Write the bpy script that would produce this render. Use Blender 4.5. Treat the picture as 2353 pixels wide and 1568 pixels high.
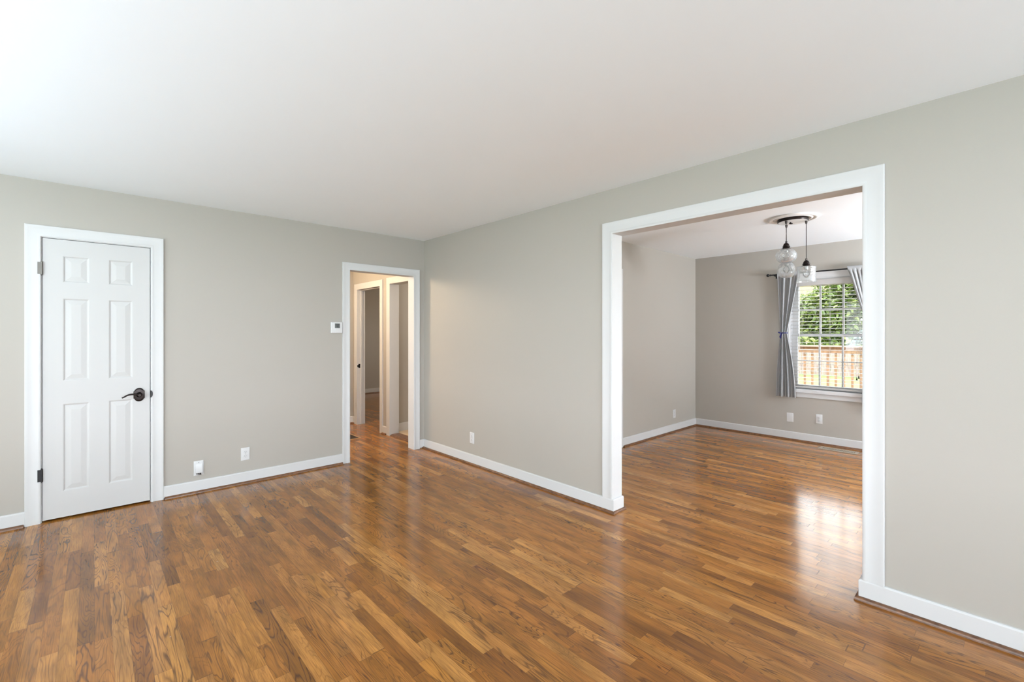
import bpy, bmesh, math, random
from mathutils import Vector, Matrix
random.seed(7)
D = bpy.data
for o in list(D.objects):
    D.objects.remove(o, do_unlink=True)
S = bpy.context.scene
COL = S.collection

# ------------------------------------------------------------------ camera
W_PX, H_PX = 2353, 1568
F_PX, HORIZON = 1042.77, 765.4
cam = D.cameras.new('camera')
cam.sensor_width = 36.0
cam.lens = F_PX / W_PX * 36.0
cam.shift_y = -(H_PX / 2 - HORIZON) / W_PX
cam.clip_start = 0.05
cam.clip_end = 300
camo = D.objects.new('camera', cam)
COL.objects.link(camo)
camo.location = (0, 0, 1.3543)
camo.rotation_euler = (math.pi / 2, 0, -math.radians(42.7395))
S.camera = camo

# ------------------------------------------------------------------ exposure, sky, sun, fill lamps
S.view_settings.view_transform = 'Standard'
S.view_settings.look = 'None'
S.view_settings.exposure = 0.20
S.view_settings.gamma = 1.0
S.view_settings.use_curve_mapping = False

wd = D.worlds.new('sky')
S.world = wd
wd.use_nodes = True
bgn = wd.node_tree.nodes['Background']
bgn.inputs[0].default_value = (0.93, 0.97, 1.0, 1)
bgn.inputs[1].default_value = 8.5

sun = D.lights.new('sun', 'SUN')
sun.energy = 2.2
sun.angle = 0.02
sun.color = (1, .95, .86)
suno = D.objects.new('sun', sun)
COL.objects.link(suno)
suno.rotation_euler = Vector((0.50, -0.52, -0.70)).to_track_quat('-Z', 'Y').to_euler()


def area(name, loc, direction, sx, sy, power, color):
    l = D.lights.new(name, 'AREA')
    l.shape = 'RECTANGLE'
    l.size, l.size_y = sx, sy
    l.energy = power
    l.color = color
    o = D.objects.new(name, l)
    COL.objects.link(o)
    o.location = loc
    o.rotation_euler = Vector(direction).to_track_quat('-Z', 'Y').to_euler()
    return o


DAY = (0.82, 0.97, 1.19)
# added area lamps in unseen window openings, mostly aimed up to brighten ceilings
area('left_window_fill', (-2.56, 1.1, 1.20), (1, 0.1, 2.0), 3.6, 1.1, 150, DAY)
area('rear_window_fill', (0.3, -3.96, 1.30), (-.2, .8, 1.6), 3.4, 1.2, 275, DAY)
area('dining_fill', (5.05, -2.56, 1.25), (.5, .1, 1), 2.2, 1.0, 540, (.88, .965, 1.10))  # unseen source added to brighten the dining walls and ceiling
area('bedroom_fill', (6.46, 7.6, 1.5), (-1, 0, 0), 1.0, 1.0, 24, (1, .86, .70))  # added warm fill lamp that lifts the dark bedroom
gb = area('ground_bounce_fill', (-2.53, 3.2, 1.1), (.80, 0.05, .60), .8, .6, 8, DAY)  # added lamp standing in for ground bounce, makes the bright ceiling patch
gb.data.spread = math.radians(100)

# ------------------------------------------------------------------ materials
def srgb(r, g, b):
    def f(c):
        c /= 255
        return c / 12.92 if c <= .04045 else ((c + .055) / 1.055) ** 2.4
    return (f(r), f(g), f(b), 1)


def new_mat(name):
    m = D.materials.new(name)
    m.use_nodes = True
    return m, m.node_tree, m.node_tree.nodes['Principled BSDF']


def N(nt, t, **kw):
    n = nt.nodes.new(t)
    for k, v in kw.items():
        setattr(n, k, v)
    return n


def math_(nt, op, a, b=None, clamp=False):
    n = N(nt, 'ShaderNodeMath', operation=op, use_clamp=clamp)
    for i, v in enumerate((a, b)):
        if v is None:
            continue
        if hasattr(v, 'node'):
            nt.links.new(v, n.inputs[i])
        else:
            n.inputs[i].default_value = v
    return n.outputs[0]


def mixc(nt, fac, a, b, mode='MIX'):
    n = N(nt, 'ShaderNodeMix', data_type='RGBA', blend_type=mode)
    for sock, v in ((n.inputs[0], fac), (n.inputs[6], a), (n.inputs[7], b)):
        if hasattr(v, 'node'):
            nt.links.new(v, sock)
        else:
            sock.default_value = v
    return n.outputs[2]


def paint(name, col, rough=.5, var=.03, scale=2.0, bump=0.02, bscale=220, spec=.5):
    m, nt, b = new_mat(name)
    g = N(nt, 'ShaderNodeNewGeometry')
    n = N(nt, 'ShaderNodeTexNoise')
    n.inputs['Scale'].default_value = scale
    nt.links.new(g.outputs['Position'], n.inputs['Vector'])
    c2 = tuple(x * (1 - var) for x in col[:3]) + (1,)
    nt.links.new(mixc(nt, n.outputs[0], col, c2), b.inputs['Base Color'])
    b.inputs['Roughness'].default_value = rough
    b.inputs['Specular IOR Level'].default_value = spec
    if bump:
        n2 = N(nt, 'ShaderNodeTexNoise')
        n2.inputs['Scale'].default_value = bscale
        nt.links.new(g.outputs['Position'], n2.inputs['Vector'])
        bp = N(nt, 'ShaderNodeBump')
        bp.inputs['Strength'].default_value = bump
        bp.inputs['Distance'].default_value = .002
        nt.links.new(n2.outputs[0], bp.inputs['Height'])
        nt.links.new(bp.outputs[0], b.inputs['Normal'])
    return m


def plain(name, col, rough=.5, metal=0.0, spec=.5):
    m = paint(name, col, rough, .06, 30, 0, spec=spec)
    m.node_tree.nodes['Principled BSDF'].inputs['Metallic'].default_value = metal
    return m


M = {}
M['wall'] = paint('greige_wall_paint', (.420, .386, .338, 1), .55, .02, 1.2, .05, 260, .35)
M['ceiling'] = paint('white_ceiling_paint', (.90, .935, .955, 1), .75, .02, 1.5, .04, 200, .25)
M['trim'] = paint('white_gloss_trim_paint', (.615, .604, .592, 1), .5, .015, 3, .02, 60, .25)
M['door'] = paint('white_door_paint', (.550, .535, .518, 1), .5, .015, 3, .02, 60, .25)
M['plastic'] = plain('white_plastic', (.66, .65, .64, 1), .30)
M['slot'] = plain('dark_duct_shade', (.04, .04, .04, 1), .6)
M['greyslot'] = plain('grey_slot', (.30, .30, .30, 1), .6)
M['bronze'] = plain('oil_rubbed_bronze', (.022, .015, .013, 1), .28, .7)
M['black'] = plain('black_metal', (.016, .015, .015, 1), .35, .4)
M['nickel'] = plain('satin_nickel', (.40, .38, .35, 1), .35, .8)
M['worn'] = plain('worn_dark_metal', (.16, .145, .125, 1), .4, .7)
M['plate_sheen'] = plain('painted_reflection_plate', (.78, .77, .75, 1), .45, 0)  # non-metal pale colour stands in for the plate's bright reflection
M['lcd'] = plain('grey_screen', (.085, .09, .085, 1), .25)
M['digit'] = plain('dark_digits', (.015, .017, .016, 1), .4)
M['cord'] = plain('brown_cord', (.05, .038, .032, 1), .6)
M['medallion'] = paint('white_plaster', (.84, .83, .81, 1), .5, .02, 5, .02)
M['fascia'] = paint('white_soffit', (.75, .75, .74, 1), .6)
M['register'] = plain('tan_metal', (.42, .36, .28, 1), .4, .35)
M['brass'] = plain('worn_brass', (.62, .42, .22, 1), .35, .6)
M['grille'] = plain('brown_grille', (.10, .066, .045, 1), .5, .3)
M['navy'] = plain('navy_ribbon', (.012, .014, .13, 1), .5)
M['blind'] = plain('white_blind', (.50, .465, .435, 1), .4)
M['siding'] = paint('tan_siding', (.34, .275, .125, 1), .7)
M['bulb_metal'] = plain('bulb_base', (.6, .6, .58, 1), .3, .9)


def floor_mat():
    m, nt, b = new_mat('oak_strip_floor')
    L = nt.links.new
    g = N(nt, 'ShaderNodeNewGeometry')
    sp = N(nt, 'ShaderNodeSeparateXYZ')
    L(g.outputs['Position'], sp.inputs[0])
    X, Y = sp.outputs[0], sp.outputs[1]
    w = .0572
    xs = math_(nt, 'DIVIDE', math_(nt, 'ADD', X, 20.013), w)
    row = math_(nt, 'FLOOR', xs)
    fx = math_(nt, 'FRACT', xs)

    def white(*socks):
        c = N(nt, 'ShaderNodeCombineXYZ')
        for i, s in enumerate(socks):
            if hasattr(s, 'node'):
                L(s, c.inputs[i])
            else:
                c.inputs[i].default_value = s
        wn = N(nt, 'ShaderNodeTexWhiteNoise', noise_dimensions='3D')
        L(c.outputs[0], wn.inputs[0])
        return wn
    wr = white(row, 3.7, 0.0)
    wr2 = white(row, 9.1, 2.0)
    length = math_(nt, 'ADD', math_(nt, 'MULTIPLY', wr.outputs[0], .60), .30)
    # strips vary along a row: warp y with a slow wave before cutting
    ys = math_(nt, 'DIVIDE', math_(nt, 'ADD', math_(nt, 'ADD', Y, 30), math_(nt, 'MULTIPLY', wr2.outputs[0], 5.0)), length)
    warp = math_(nt, 'MULTIPLY', math_(nt, 'SINE', math_(nt, 'MULTIPLY', ys, 2.4)), .28)
    ys = math_(nt, 'ADD', ys, warp)
    pk = math_(nt, 'FLOOR', ys)
    fy = math_(nt, 'FRACT', ys)
    wp = white(row, pk, 5.0)
    wq = white(row, pk, 11.0)
    ws = N(nt, 'ShaderNodeSeparateColor')
    L(wp.outputs[1], ws.inputs[0])
    wt = N(nt, 'ShaderNodeSeparateColor')
    L(wq.outputs[1], wt.inputs[0])
    r1, r2, r3 = ws.outputs[0], ws.outputs[1], ws.outputs[2]
    q1, q2, q3 = wt.outputs[0], wt.outputs[1], wt.outputs[2]
    # base tone of each strip
    ramp = N(nt, 'ShaderNodeValToRGB')
    e = ramp.color_ramp.elements
    e[0].position, e[0].color = 0.0, (.185, .070, .012, 1)
    e[1].position, e[1].color = 1.0, (.500, .228, .055, 1)
    for p, c in ((.18, (.265, .102, .015, 1)), (.45, (.335, .129, .020, 1)), (.72, (.395, .164, .029, 1))):
        el = e.new(p)
        el.color = c
    L(r1, ramp.inputs[0])
    hue = mixc(nt, math_(nt, 'MULTIPLY', r2, .35), ramp.outputs[0], (.36, .122, .024, 1))
    # grain: contour lines of a stretched noise, its own patch of noise for each strip
    seed = math_(nt, 'MULTIPLY', r3, 60.0)

    def grainvec(sx, sy):
        c = N(nt, 'ShaderNodeCombineXYZ')
        L(math_(nt, 'MULTIPLY', X, sx), c.inputs[0])
        L(math_(nt, 'MULTIPLY', Y, sy), c.inputs[1])
        L(seed, c.inputs[2])
        return c.outputs[0]
    nz = N(nt, 'ShaderNodeTexNoise')
    nz.inputs['Scale'].default_value = 1.0
    nz.inputs['Detail'].default_value = 2.5
    nz.inputs['Roughness'].default_value = .45
    nz.inputs['Distortion'].default_value = .5
    L(grainvec(13, 1.5), nz.inputs['Vector'])
    freq = math_(nt, 'ADD', math_(nt, 'MULTIPLY', q1, 20), 7)
    ring = math_(nt, 'PINGPONG', math_(nt, 'MULTIPLY', nz.outputs[0], freq), .5)
    ring = math_(nt, 'MULTIPLY', ring, 2.0)
    rr = N(nt, 'ShaderNodeValToRGB')
    rr.color_ramp.elements[0].position, rr.color_ramp.elements[0].color = 0.02, (1, 1, 1, 1)
    rr.color_ramp.elements[1].position, rr.color_ramp.elements[1].color = 0.36, (0, 0, 0, 1)
    L(ring, rr.inputs[0])
    gs = math_(nt, 'MULTIPLY', rr.outputs[0], math_(nt, 'ADD', math_(nt, 'MULTIPLY', math_(nt, 'POWER', q2, 1.5), .66), .20))
    c1 = mixc(nt, gs, hue, (.060, .024, .010, 1))
    # fine pores
    pn = N(nt, 'ShaderNodeTexNoise')
    pn.inputs['Scale'].default_value = 1.0
    pn.inputs['Detail'].default_value = 3
    L(grainvec(330, 9), pn.inputs['Vector'])
    pr = N(nt, 'ShaderNodeMapRange')
    pr.inputs['From Min'].default_value = .42
    pr.inputs['From Max'].default_value = .72
    L(pn.outputs[0], pr.inputs[0])
    c2 = mixc(nt, math_(nt, 'MULTIPLY', pr.outputs[0], .50), c1, (.09, .035, .014, 1))
    # blotchy stain along the strips
    bn = N(nt, 'ShaderNodeTexNoise')
    bn.inputs['Scale'].default_value = 1.0
    bn.inputs['Detail'].default_value = 3
    L(grainvec(16, 3.6), bn.inputs['Vector'])
    br = N(nt, 'ShaderNodeMapRange')
    br.inputs['From Min'].default_value = .3
    br.inputs['From Max'].default_value = .7
    br.inputs['To Min'].default_value = .74
    br.inputs['To Max'].default_value = 1.30
    L(bn.outputs[0], br.inputs[0])
    v = N(nt, 'ShaderNodeVectorMath', operation='SCALE')
    L(c2, v.inputs[0])
    L(br.outputs[0], v.inputs['Scale'])
    # seams
    ex = math_(nt, 'MINIMUM', fx, math_(nt, 'SUBTRACT', 1.0, fx))
    sx = math_(nt, 'LESS_THAN', ex, .013)
    ey = math_(nt, 'MULTIPLY', math_(nt, 'MINIMUM', fy, math_(nt, 'SUBTRACT', 1.0, fy)), length)
    sy = math_(nt, 'LESS_THAN', ey, .0008)
    seam = math_(nt, 'MAXIMUM', math_(nt, 'MULTIPLY', sx, .42), math_(nt, 'MULTIPLY', sy, .62))
    c3 = mixc(nt, seam, v.outputs[0], (.05, .020, .009, 1))
    # small pale specks of wear
    sk = N(nt, 'ShaderNodeTexNoise')
    sk.inputs['Scale'].default_value = 34
    sk.inputs['Detail'].default_value = 1
    L(g.outputs['Position'], sk.inputs['Vector'])
    skm = math_(nt, 'MULTIPLY', math_(nt, 'GREATER_THAN', sk.outputs[0], .815), .35)
    c4 = mixc(nt, skm, c3, (.62, .52, .42, 1))
    L(c4, b.inputs['Base Color'])
    # varnish
    rn = N(nt, 'ShaderNodeTexNoise')
    rn.inputs['Scale'].default_value = 3.0
    rn.inputs['Detail'].default_value = 4
    L(g.outputs['Position'], rn.inputs['Vector'])
    rg = N(nt, 'ShaderNodeMapRange')
    rg.inputs['To Min'].default_value = .10
    rg.inputs['To Max'].default_value = .22
    L(rn.outputs[0], rg.inputs[0])
    L(rg.outputs[0], b.inputs['Roughness'])
    b.inputs['IOR'].default_value = 1.52
    b.inputs['Coat Weight'].default_value = 0.0
    b.inputs['Coat Roughness'].default_value = .16
    b.inputs['Coat IOR'].default_value = 1.5
    # strips cup a little and sit at slightly different tilts
    hgt = math_(nt, 'ADD', math_(nt, 'MULTIPLY', fx, math_(nt, 'MULTIPLY', math_(nt, 'SUBTRACT', q3, .5), .8)),
                math_(nt, 'MULTIPLY', seam, -.35))
    hgt = math_(nt, 'ADD', hgt, math_(nt, 'MULTIPLY', bn.outputs[0], .5))
    bp = N(nt, 'ShaderNodeBump')
    bp.inputs['Strength'].default_value = .35
    bp.inputs['Distance'].default_value = .0009
    L(hgt, bp.inputs['Height'])
    L(bp.outputs[0], b.inputs['Normal'])
    L(bp.outputs[0], b.inputs['Coat Normal'])
    return m


M['floor'] = floor_mat()


def wood(name, c1, c2, scale=(20, 1.5, 20), rough=.4):
    m, nt, b = new_mat(name)
    tc = N(nt, 'ShaderNodeNewGeometry')
    mp = N(nt, 'ShaderNodeMapping')
    mp.inputs['Scale'].default_value = scale
    nt.links.new(tc.outputs['Position'], mp.inputs[0])
    n = N(nt, 'ShaderNodeTexNoise')
    n.inputs['Scale'].default_value = 3
    n.inputs['Detail'].default_value = 5
    nt.links.new(mp.outputs[0], n.inputs['Vector'])
    r = N(nt, 'ShaderNodeMapRange')
    r.inputs['From Min'].default_value = .3
    r.inputs['From Max'].default_value = .7
    nt.links.new(n.outputs[0], r.inputs[0])
    nt.links.new(mixc(nt, r.outputs[0], c1, c2), b.inputs['Base Color'])
    b.inputs['Roughness'].default_value = rough
    return m


M['shoe'] = wood('stained_oak_moulding', (.085, .036, .017, 1), (.23, .105, .048, 1), (12, 12, 30), .28)
M['cedar'] = wood('cedar_boards', (.17, .10, .055, 1), (.27, .165, .095, 1), (6, 6, 3), .7)
M['fence'] = wood('weathered_fence_boards', (.150, .108, .094, 1), (.265, .200, .182, 1), (1, 9, 1.2), .8)
M['bark'] = wood('bark', (.09, .06, .035, 1), (.2, .14, .09, 1), (9, 9, 2), .9)
M['tile'] = paint('tan_bathroom_tile', (.66, .50, .33, 1), .4, .1, 8)
M['grass'] = paint('lawn_grass', (.13, .20, .045, 1), .9, .35, 9, .6, 40)


def leaf_mat():
    m, nt, b = new_mat('green_leaves')
    oi = N(nt, 'ShaderNodeNewGeometry')
    r = N(nt, 'ShaderNodeValToRGB')
    e = r.color_ramp.elements
    e[0].color = (.040, .070, .016, 1)
    e[1].color = (.27, .31, .10, 1)
    el = e.new(.5)
    el.color = (.10, .15, .030, 1)
    nt.links.new(oi.outputs['Random Per Island'], r.inputs[0])
    nt.links.new(r.outputs[0], b.inputs['Base Color'])
    b.inputs['Roughness'].default_value = .28
    tr = N(nt, 'ShaderNodeBsdfTranslucent')
    nt.links.new(r.outputs[0], tr.inputs[0])
    mx = N(nt, 'ShaderNodeMixShader')
    mx.inputs[0].default_value = .35
    nt.links.new(b.outputs[0], mx.inputs[1])
    nt.links.new(tr.outputs[0], mx.inputs[2])
    nt.links.new(mx.outputs[0], nt.nodes['Material Output'].inputs[0])
    return m


M['leaf'] = leaf_mat()


def pane_mat(name, tint, boost=1.0, bump=None, rough=0.0, haze=0.0):
    """thin clear glass: passes light straight through, mirrors by Fresnel; haze mixes in a white veil to brighten it"""
    m, nt, b = new_mat(name)
    nt.nodes.remove(b)
    t = N(nt, 'ShaderNodeBsdfTransparent')
    t.inputs[0].default_value = tint
    gl = N(nt, 'ShaderNodeBsdfGlossy')
    gl.inputs['Roughness'].default_value = rough
    fr = N(nt, 'ShaderNodeFresnel')
    fr.inputs[0].default_value = 1.5
    mx = N(nt, 'ShaderNodeMixShader')
    nt.links.new(math_(nt, 'MULTIPLY', fr.outputs[0], boost, True), mx.inputs[0])
    nt.links.new(t.outputs[0], mx.inputs[1])
    nt.links.new(gl.outputs[0], mx.inputs[2])
    last = mx
    if haze:
        df = N(nt, 'ShaderNodeBsdfTranslucent')
        df.inputs[0].default_value = (.95, .95, .95, 1)
        d2_ = N(nt, 'ShaderNodeBsdfDiffuse')
        d2_.inputs[0].default_value = (.95, .95, .95, 1)
        m1_ = N(nt, 'ShaderNodeMixShader')
        nt.links.new(df.outputs[0], m1_.inputs[1])
        nt.links.new(d2_.outputs[0], m1_.inputs[2])
        last = N(nt, 'ShaderNodeMixShader')
        last.inputs[0].default_value = haze
        nt.links.new(mx.outputs[0], last.inputs[1])
        nt.links.new(m1_.outputs[0], last.inputs[2])
    nt.links.new(last.outputs[0], nt.nodes['Material Output'].inputs[0])
    if bump:
        kind, sc, st = bump
        tc = N(nt, 'ShaderNodeTexCoord')
        if kind == 'hammer':
            tx = N(nt, 'ShaderNodeTexVoronoi')
            tx.inputs['Scale'].default_value = sc
            nt.links.new(tc.outputs['Object'], tx.inputs['Vector'])
        else:
            tx = N(nt, 'ShaderNodeTexNoise')
            tx.inputs['Scale'].default_value = sc
            mp = N(nt, 'ShaderNodeMapping')
            mp.inputs['Scale'].default_value = (1, 1, .22)
            nt.links.new(tc.outputs['Object'], mp.inputs[0])
            nt.links.new(mp.outputs[0], tx.inputs['Vector'])
        bp = N(nt, 'ShaderNodeBump')
        bp.inputs['Strength'].default_value = st
        bp.inputs['Distance'].default_value = .01
        nt.links.new(tx.outputs[0], bp.inputs['Height'])
        nt.links.new(bp.outputs[0], gl.inputs['Normal'])
        nt.links.new(bp.outputs[0], fr.inputs['Normal'])
    return m


M['glass'] = pane_mat('window_glass', (.95, .97, .96, 1))
M['globe'] = pane_mat('hammered_clear_glass', (.975, .98, .978, 1), .75, ('hammer', 42, .45), .05, .16)  # white haze mixed in so the clear shades look brighter
M['ripple'] = pane_mat('rippled_clear_glass', (.975, .98, .978, 1), .75, ('ripple', 70, .45), .05, .16)
M['bulbglass'] = pane_mat('bulb_glass', (.97, .97, .97, 1), 1.0, None, 0, .05)


def lamp_mat():
    m, nt, b = new_mat('lit_lamp_glass')
    b.inputs['Base Color'].default_value = (.9, .85, .75, 1)
    b.inputs['Emission Color'].default_value = (1, .78, .52, 1)
    b.inputs['Emission Strength'].default_value = 6
    return m


M['lampglass'] = lamp_mat()


def fabric():
    m, nt, b = new_mat('grey_woven_curtain')
    tc = N(nt, 'ShaderNodeTexCoord')
    mp = N(nt, 'ShaderNodeMapping')
    mp.inputs['Scale'].default_value = (300, 300, 60)
    nt.links.new(tc.outputs['Object'], mp.inputs[0])
    n = N(nt, 'ShaderNodeTexNoise')
    n.inputs['Scale'].default_value = 1.0
    nt.links.new(mp.outputs[0], n.inputs['Vector'])
    nt.links.new(mixc(nt, n.outputs[0], (.34, .338, .335, 1), (.53, .525, .52, 1)), b.inputs['Base Color'])
    b.inputs['Roughness'].default_value = .85
    b.inputs['Sheen Weight'].default_value = .2
    b.inputs['Specular IOR Level'].default_value = .2
    tr = N(nt, 'ShaderNodeBsdfTranslucent')
    tr.inputs[0].default_value = (.5, .5, .5, 1)
    mx = N(nt, 'ShaderNodeMixShader')
    mx.inputs[0].default_value = .10
    nt.links.new(b.outputs[0], mx.inputs[1])
    nt.links.new(tr.outputs[0], mx.inputs[2])
    nt.links.new(mx.outputs[0], nt.nodes['Material Output'].inputs[0])
    return m


M['fabric'] = fabric()

# ------------------------------------------------------------------ mesh builder
class MB:
    def __init__(self):
        self.bm = bmesh.new()

    def box(self, x0, x1, y0, y1, z0, z1, bevel=0, seg=2):
        vs = [self.bm.verts.new((x, y, z)) for z in (z0, z1) for y in (y0, y1) for x in (x0, x1)]
        fs = [self.bm.faces.new([vs[i] for i in f]) for f in
              ((0, 2, 3, 1), (4, 5, 7, 6), (0, 1, 5, 4), (2, 6, 7, 3), (0, 4, 6, 2), (1, 3, 7, 5))]
        if bevel:
            es = list({e for f in fs for e in f.edges})
            bmesh.ops.bevel(self.bm, geom=es, offset=bevel, segments=seg, profile=.6, affect='EDGES')
        return self

    def quad(self, *p):
        self.bm.faces.new([self.bm.verts.new(v) for v in p])
        return self

    def strips(self, rings, closed_ring=False, closed_path=False, caps=True):
        """rings: list of point lists of equal length, bridged in order"""
        R = [[self.bm.verts.new(p) for p in r] for r in rings]
        n = len(R[0])
        for a in range(len(R) if closed_path else len(R) - 1):
            A, B = R[a], R[(a + 1) % len(R)]
            for i in range(n if closed_ring else n - 1):
                j = (i + 1) % n
                try:
                    self.bm.faces.new((A[i], A[j], B[j], B[i]))
                except ValueError:
                    pass
        if caps and closed_ring and not closed_path:
            self.bm.faces.new(list(reversed(R[0])))
            self.bm.faces.new(R[-1])
        return self

    def lathe(self, prof, c=(0, 0, 0), axis='Z', n=32, cap=True):
        rings = []
        for r, h in prof:
            ring = []
            for k in range(n):
                a = 2 * math.pi * k / n
                u, v = max(r, 1e-5) * math.cos(a), max(r, 1e-5) * math.sin(a)
                p = {'Z': (u, v, h), 'Y': (u, h, v), 'X': (h, u, v)}[axis]
                ring.append((c[0] + p[0], c[1] + p[1], c[2] + p[2]))
            rings.append(ring)
        return self.strips(rings, True, False, cap)

    def tube(self, pts, r, n=10, rad=None):
        pts = [Vector(p) for p in pts]
        rings = []
        up = Vector((0, 0, 1))
        for i, p in enumerate(pts):
            t = (pts[min(i + 1, len(pts) - 1)] - pts[max(i - 1, 0)]).normalized()
            a = t.cross(up)
            if a.length < 1e-3:
                a = t.cross(Vector((1, 0, 0)))
            a.normalize()
            b = a.cross(t)
            rr = rad[i] if rad else r
            rings.append([tuple(p + (a * math.cos(2 * math.pi * k / n) + b * math.sin(2 * math.pi * k / n)) * rr) for k in range(n)])
        return self.strips(rings, True)

    def build(self, name, mat, parent=None, smooth=None, kind=None, label=None, cat=None, group=None, recalc=True):
        if recalc:
            bmesh.ops.recalc_face_normals(self.bm, faces=self.bm.faces[:])
        me = D.meshes.new(name)
        self.bm.to_mesh(me)
        self.bm.free()
        me.materials.append(M[mat])
        o = D.objects.new(name, me)
        COL.objects.link(o)
        if smooth is not None:
            for p in me.polygons:
                p.use_smooth = True
            if smooth < 180:
                me.set_sharp_from_angle(angle=math.radians(smooth))
        if parent is not None:
            o.parent = parent
            bpy_loc = parent.matrix_world_loc if False else None
            o.location = -abs_loc(parent)
        tag(o, label, cat, kind, group)
        return o


def abs_loc(o):
    v = Vector(o.location)
    while o.parent is not None:
        o = o.parent
        v += Vector(o.location)
    return v


def tag(o, label=None, cat=None, kind=None, group=None):
    if label:
        o['label'] = label
    if cat:
        o['category'] = cat
    if kind:
        o['kind'] = kind
    if group:
        o['group'] = group


def empty(name, loc, label, cat, kind=None, group=None):
    o = D.objects.new(name, None)
    COL.objects.link(o)
    o.location = loc
    o.empty_display_size = .05
    tag(o, label, cat, kind, group)
    return o


ST = 'structure'
H = 2.44
A = 2.875          # right wall of the living room (face)
B = 4.643          # back wall of the living room (face)
A2, B2 = 2.980, 4.748
XW = 6.51          # dining window wall
YD = 3.07          # dining left wall

# ------------------------------------------------------------------ shell
def wall_x(name, x0, x1, y0, y1, holes, label, z1=H):
    """wall in a plane X=const, holes = (ya, yb, za, zb)"""
    mb = MB()
    cuts = sorted(holes)
    y = y0
    for ya, yb, za, zb in cuts:
        if ya > y:
            mb.box(x0, x1, y, ya, 0, z1)
        if za > 0:
            mb.box(x0, x1, ya, yb, 0, za)
        if zb < z1:
            mb.box(x0, x1, ya, yb, zb, z1)
        y = yb
    if y < y1:
        mb.box(x0, x1, y, y1, 0, z1)
    return mb.build(name, 'wall', kind=ST, label=label, cat='wall')


def wall_y(name, y0, y1, x0, x1, holes, label, z1=H):
    mb = MB()
    x = x0
    for xa, xb, za, zb in sorted(holes):
        if xa > x:
            mb.box(x, xa, y0, y1, 0, z1)
        if za > 0:
            mb.box(xa, xb, y0, y1, 0, za)
        if zb < z1:
            mb.box(xa, xb, y0, y1, zb, z1)
        x = xb
    if x < x1:
        mb.box(x, x1, y0, y1, 0, z1)
    return mb.build(name, 'wall', kind=ST, label=label, cat='wall')


XL, YR = -2.6, -4.0
JB = .012          # jamb board thickness
# openings
OP = (0.484, 1.992, 2.100)                    # living -> dining (ya, yb, head)
HD = (1.976, 2.732, 2.012)                    # living -> hall (xa, xb, head)
CD = (-0.267, 0.341, 2.036)                   # closet
D1 = (5.751, 6.474, 1.990)                    # hall -> bedroom
D2 = (4.790, 5.468, 1.998)                    # hall -> bathroom
WN = (0.990, 1.845, 0.655, 2.020)             # dining window (ya, yb, za, zb)
DD = (3.720, 4.530, 2.030)                    # door in the dining left wall

MB().box(XL - .2, XW + .2, YR - .2, 9.85, -.12, 0).build('floor', 'floor', kind=ST, label='glossy brown oak strip floor running through all the rooms', cat='floor')
MB().box(XL - .1, XW + .14, YR - .1, 9.75, H, H + .14).build('ceiling', 'ceiling', kind=ST, label='smooth white ceiling over the rooms', cat='ceiling')
MB().box(XL - 3.4, XW + .32, YR - 3.4, 10.3, H + .14, H + .40).build('roof', 'fascia', kind=ST, label='white unseen roof slab, eaves widened to block sky light', cat='roof')  # unseen; eaves widened to keep sky light out of the windows

wall_x('wall_right', A, A2, YR, 9.65,
       [(OP[0] - JB, OP[1] + JB, 0, OP[2] + JB), (D2[0] - JB, D2[1] + JB, 0, D2[2] + JB), (D1[0] - JB, D1[1] + JB, 0, D1[2] + JB)],
       'greige wall on the right holding the wide cased opening')
wall_y('wall_back', B, B2, XL, A,
       [(CD[0] - JB, CD[1] + JB, 0, CD[2] + JB), (HD[0] - JB, HD[1] + JB, 0, HD[2] + JB)],
       'greige wall at the back holding the closet door and hall doorway')
wall_x('wall_left', XL - .1, XL, YR, B2, [(-1.2, 4.1, .55, 2.25)], 'greige wall left of the view with a wide window')
wall_y('wall_rear', YR - .1, YR, XL - .1, A2, [(-1.2, 2.6, .55, 2.25)], 'greige wall behind the view with a wide window')
wall_x('wall_dining_far', XW, XW + .14, -2.7, YD, [(WN[0], WN[1], WN[2] - .018, WN[3])], 'greige dining room wall with the curtained window')
wall_y('wall_dining_left', YD, YD + .10, A2, XW + .14, [(DD[0] - JB, DD[1] + JB, 0, DD[2] + JB)], 'greige dining room wall on the left with one outlet')
wall_y('wall_dining_right', -2.7, -2.6, A2, XW, [(3.9, 6.2, .55, 2.15)], 'greige dining room wall on the right, with an added window')
wall_y('wall_hall_end', 6.625, 6.725, 1.2, A, [], 'greige wall at the end of the hall')
wall_x('wall_hall_left', 1.1, 1.2, B2, 6.725, [], 'greige wall on the left of the hall')
wall_y('wall_closet', 5.40, 5.50, -.8, 1.1, [], 'greige wall at the back of the closet')
wall_x('wall_closet_side', -.9, -.8, B2, 5.50, [], 'greige wall at the side of the closet')
wall_y('wall_bath', 5.585, 5.665, A2, XW, [], 'greige bathroom wall seen through the second hall doorway')
wall_x('wall_bath_far', 4.9, 5.0, YD + .10, 5.585, [], 'greige far wall of the bathroom')
wall_y('wall_bedroom', 9.65, 9.75, A, XW, [], 'greige far wall of the bedroom beyond the hall')
wall_x('wall_bedroom_right', XW, XW + .1, YD + .10, 9.75, [(7.05, 8.15, 1.0, 2.0)], 'greige right wall of the bedroom, with a window')
MB().box(A2 + .03, 4.9, YD + .10, 5.585, 0.0, .018).build('floor_bathroom', 'tile', kind=ST, label='tan floor of the bathroom behind the wooden threshold', cat='floor')

# ------------------------------------------------------------------ trim: casings, jambs, baseboards
PROF = [(0, 0), (0, .011), (.004, .0135), (.016, .0135), (.020, .0115), (.050, .0135), (.062, .0145), (.070, .0165), (.080, .0165), (.083, .014), (.083, 0)]


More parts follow.
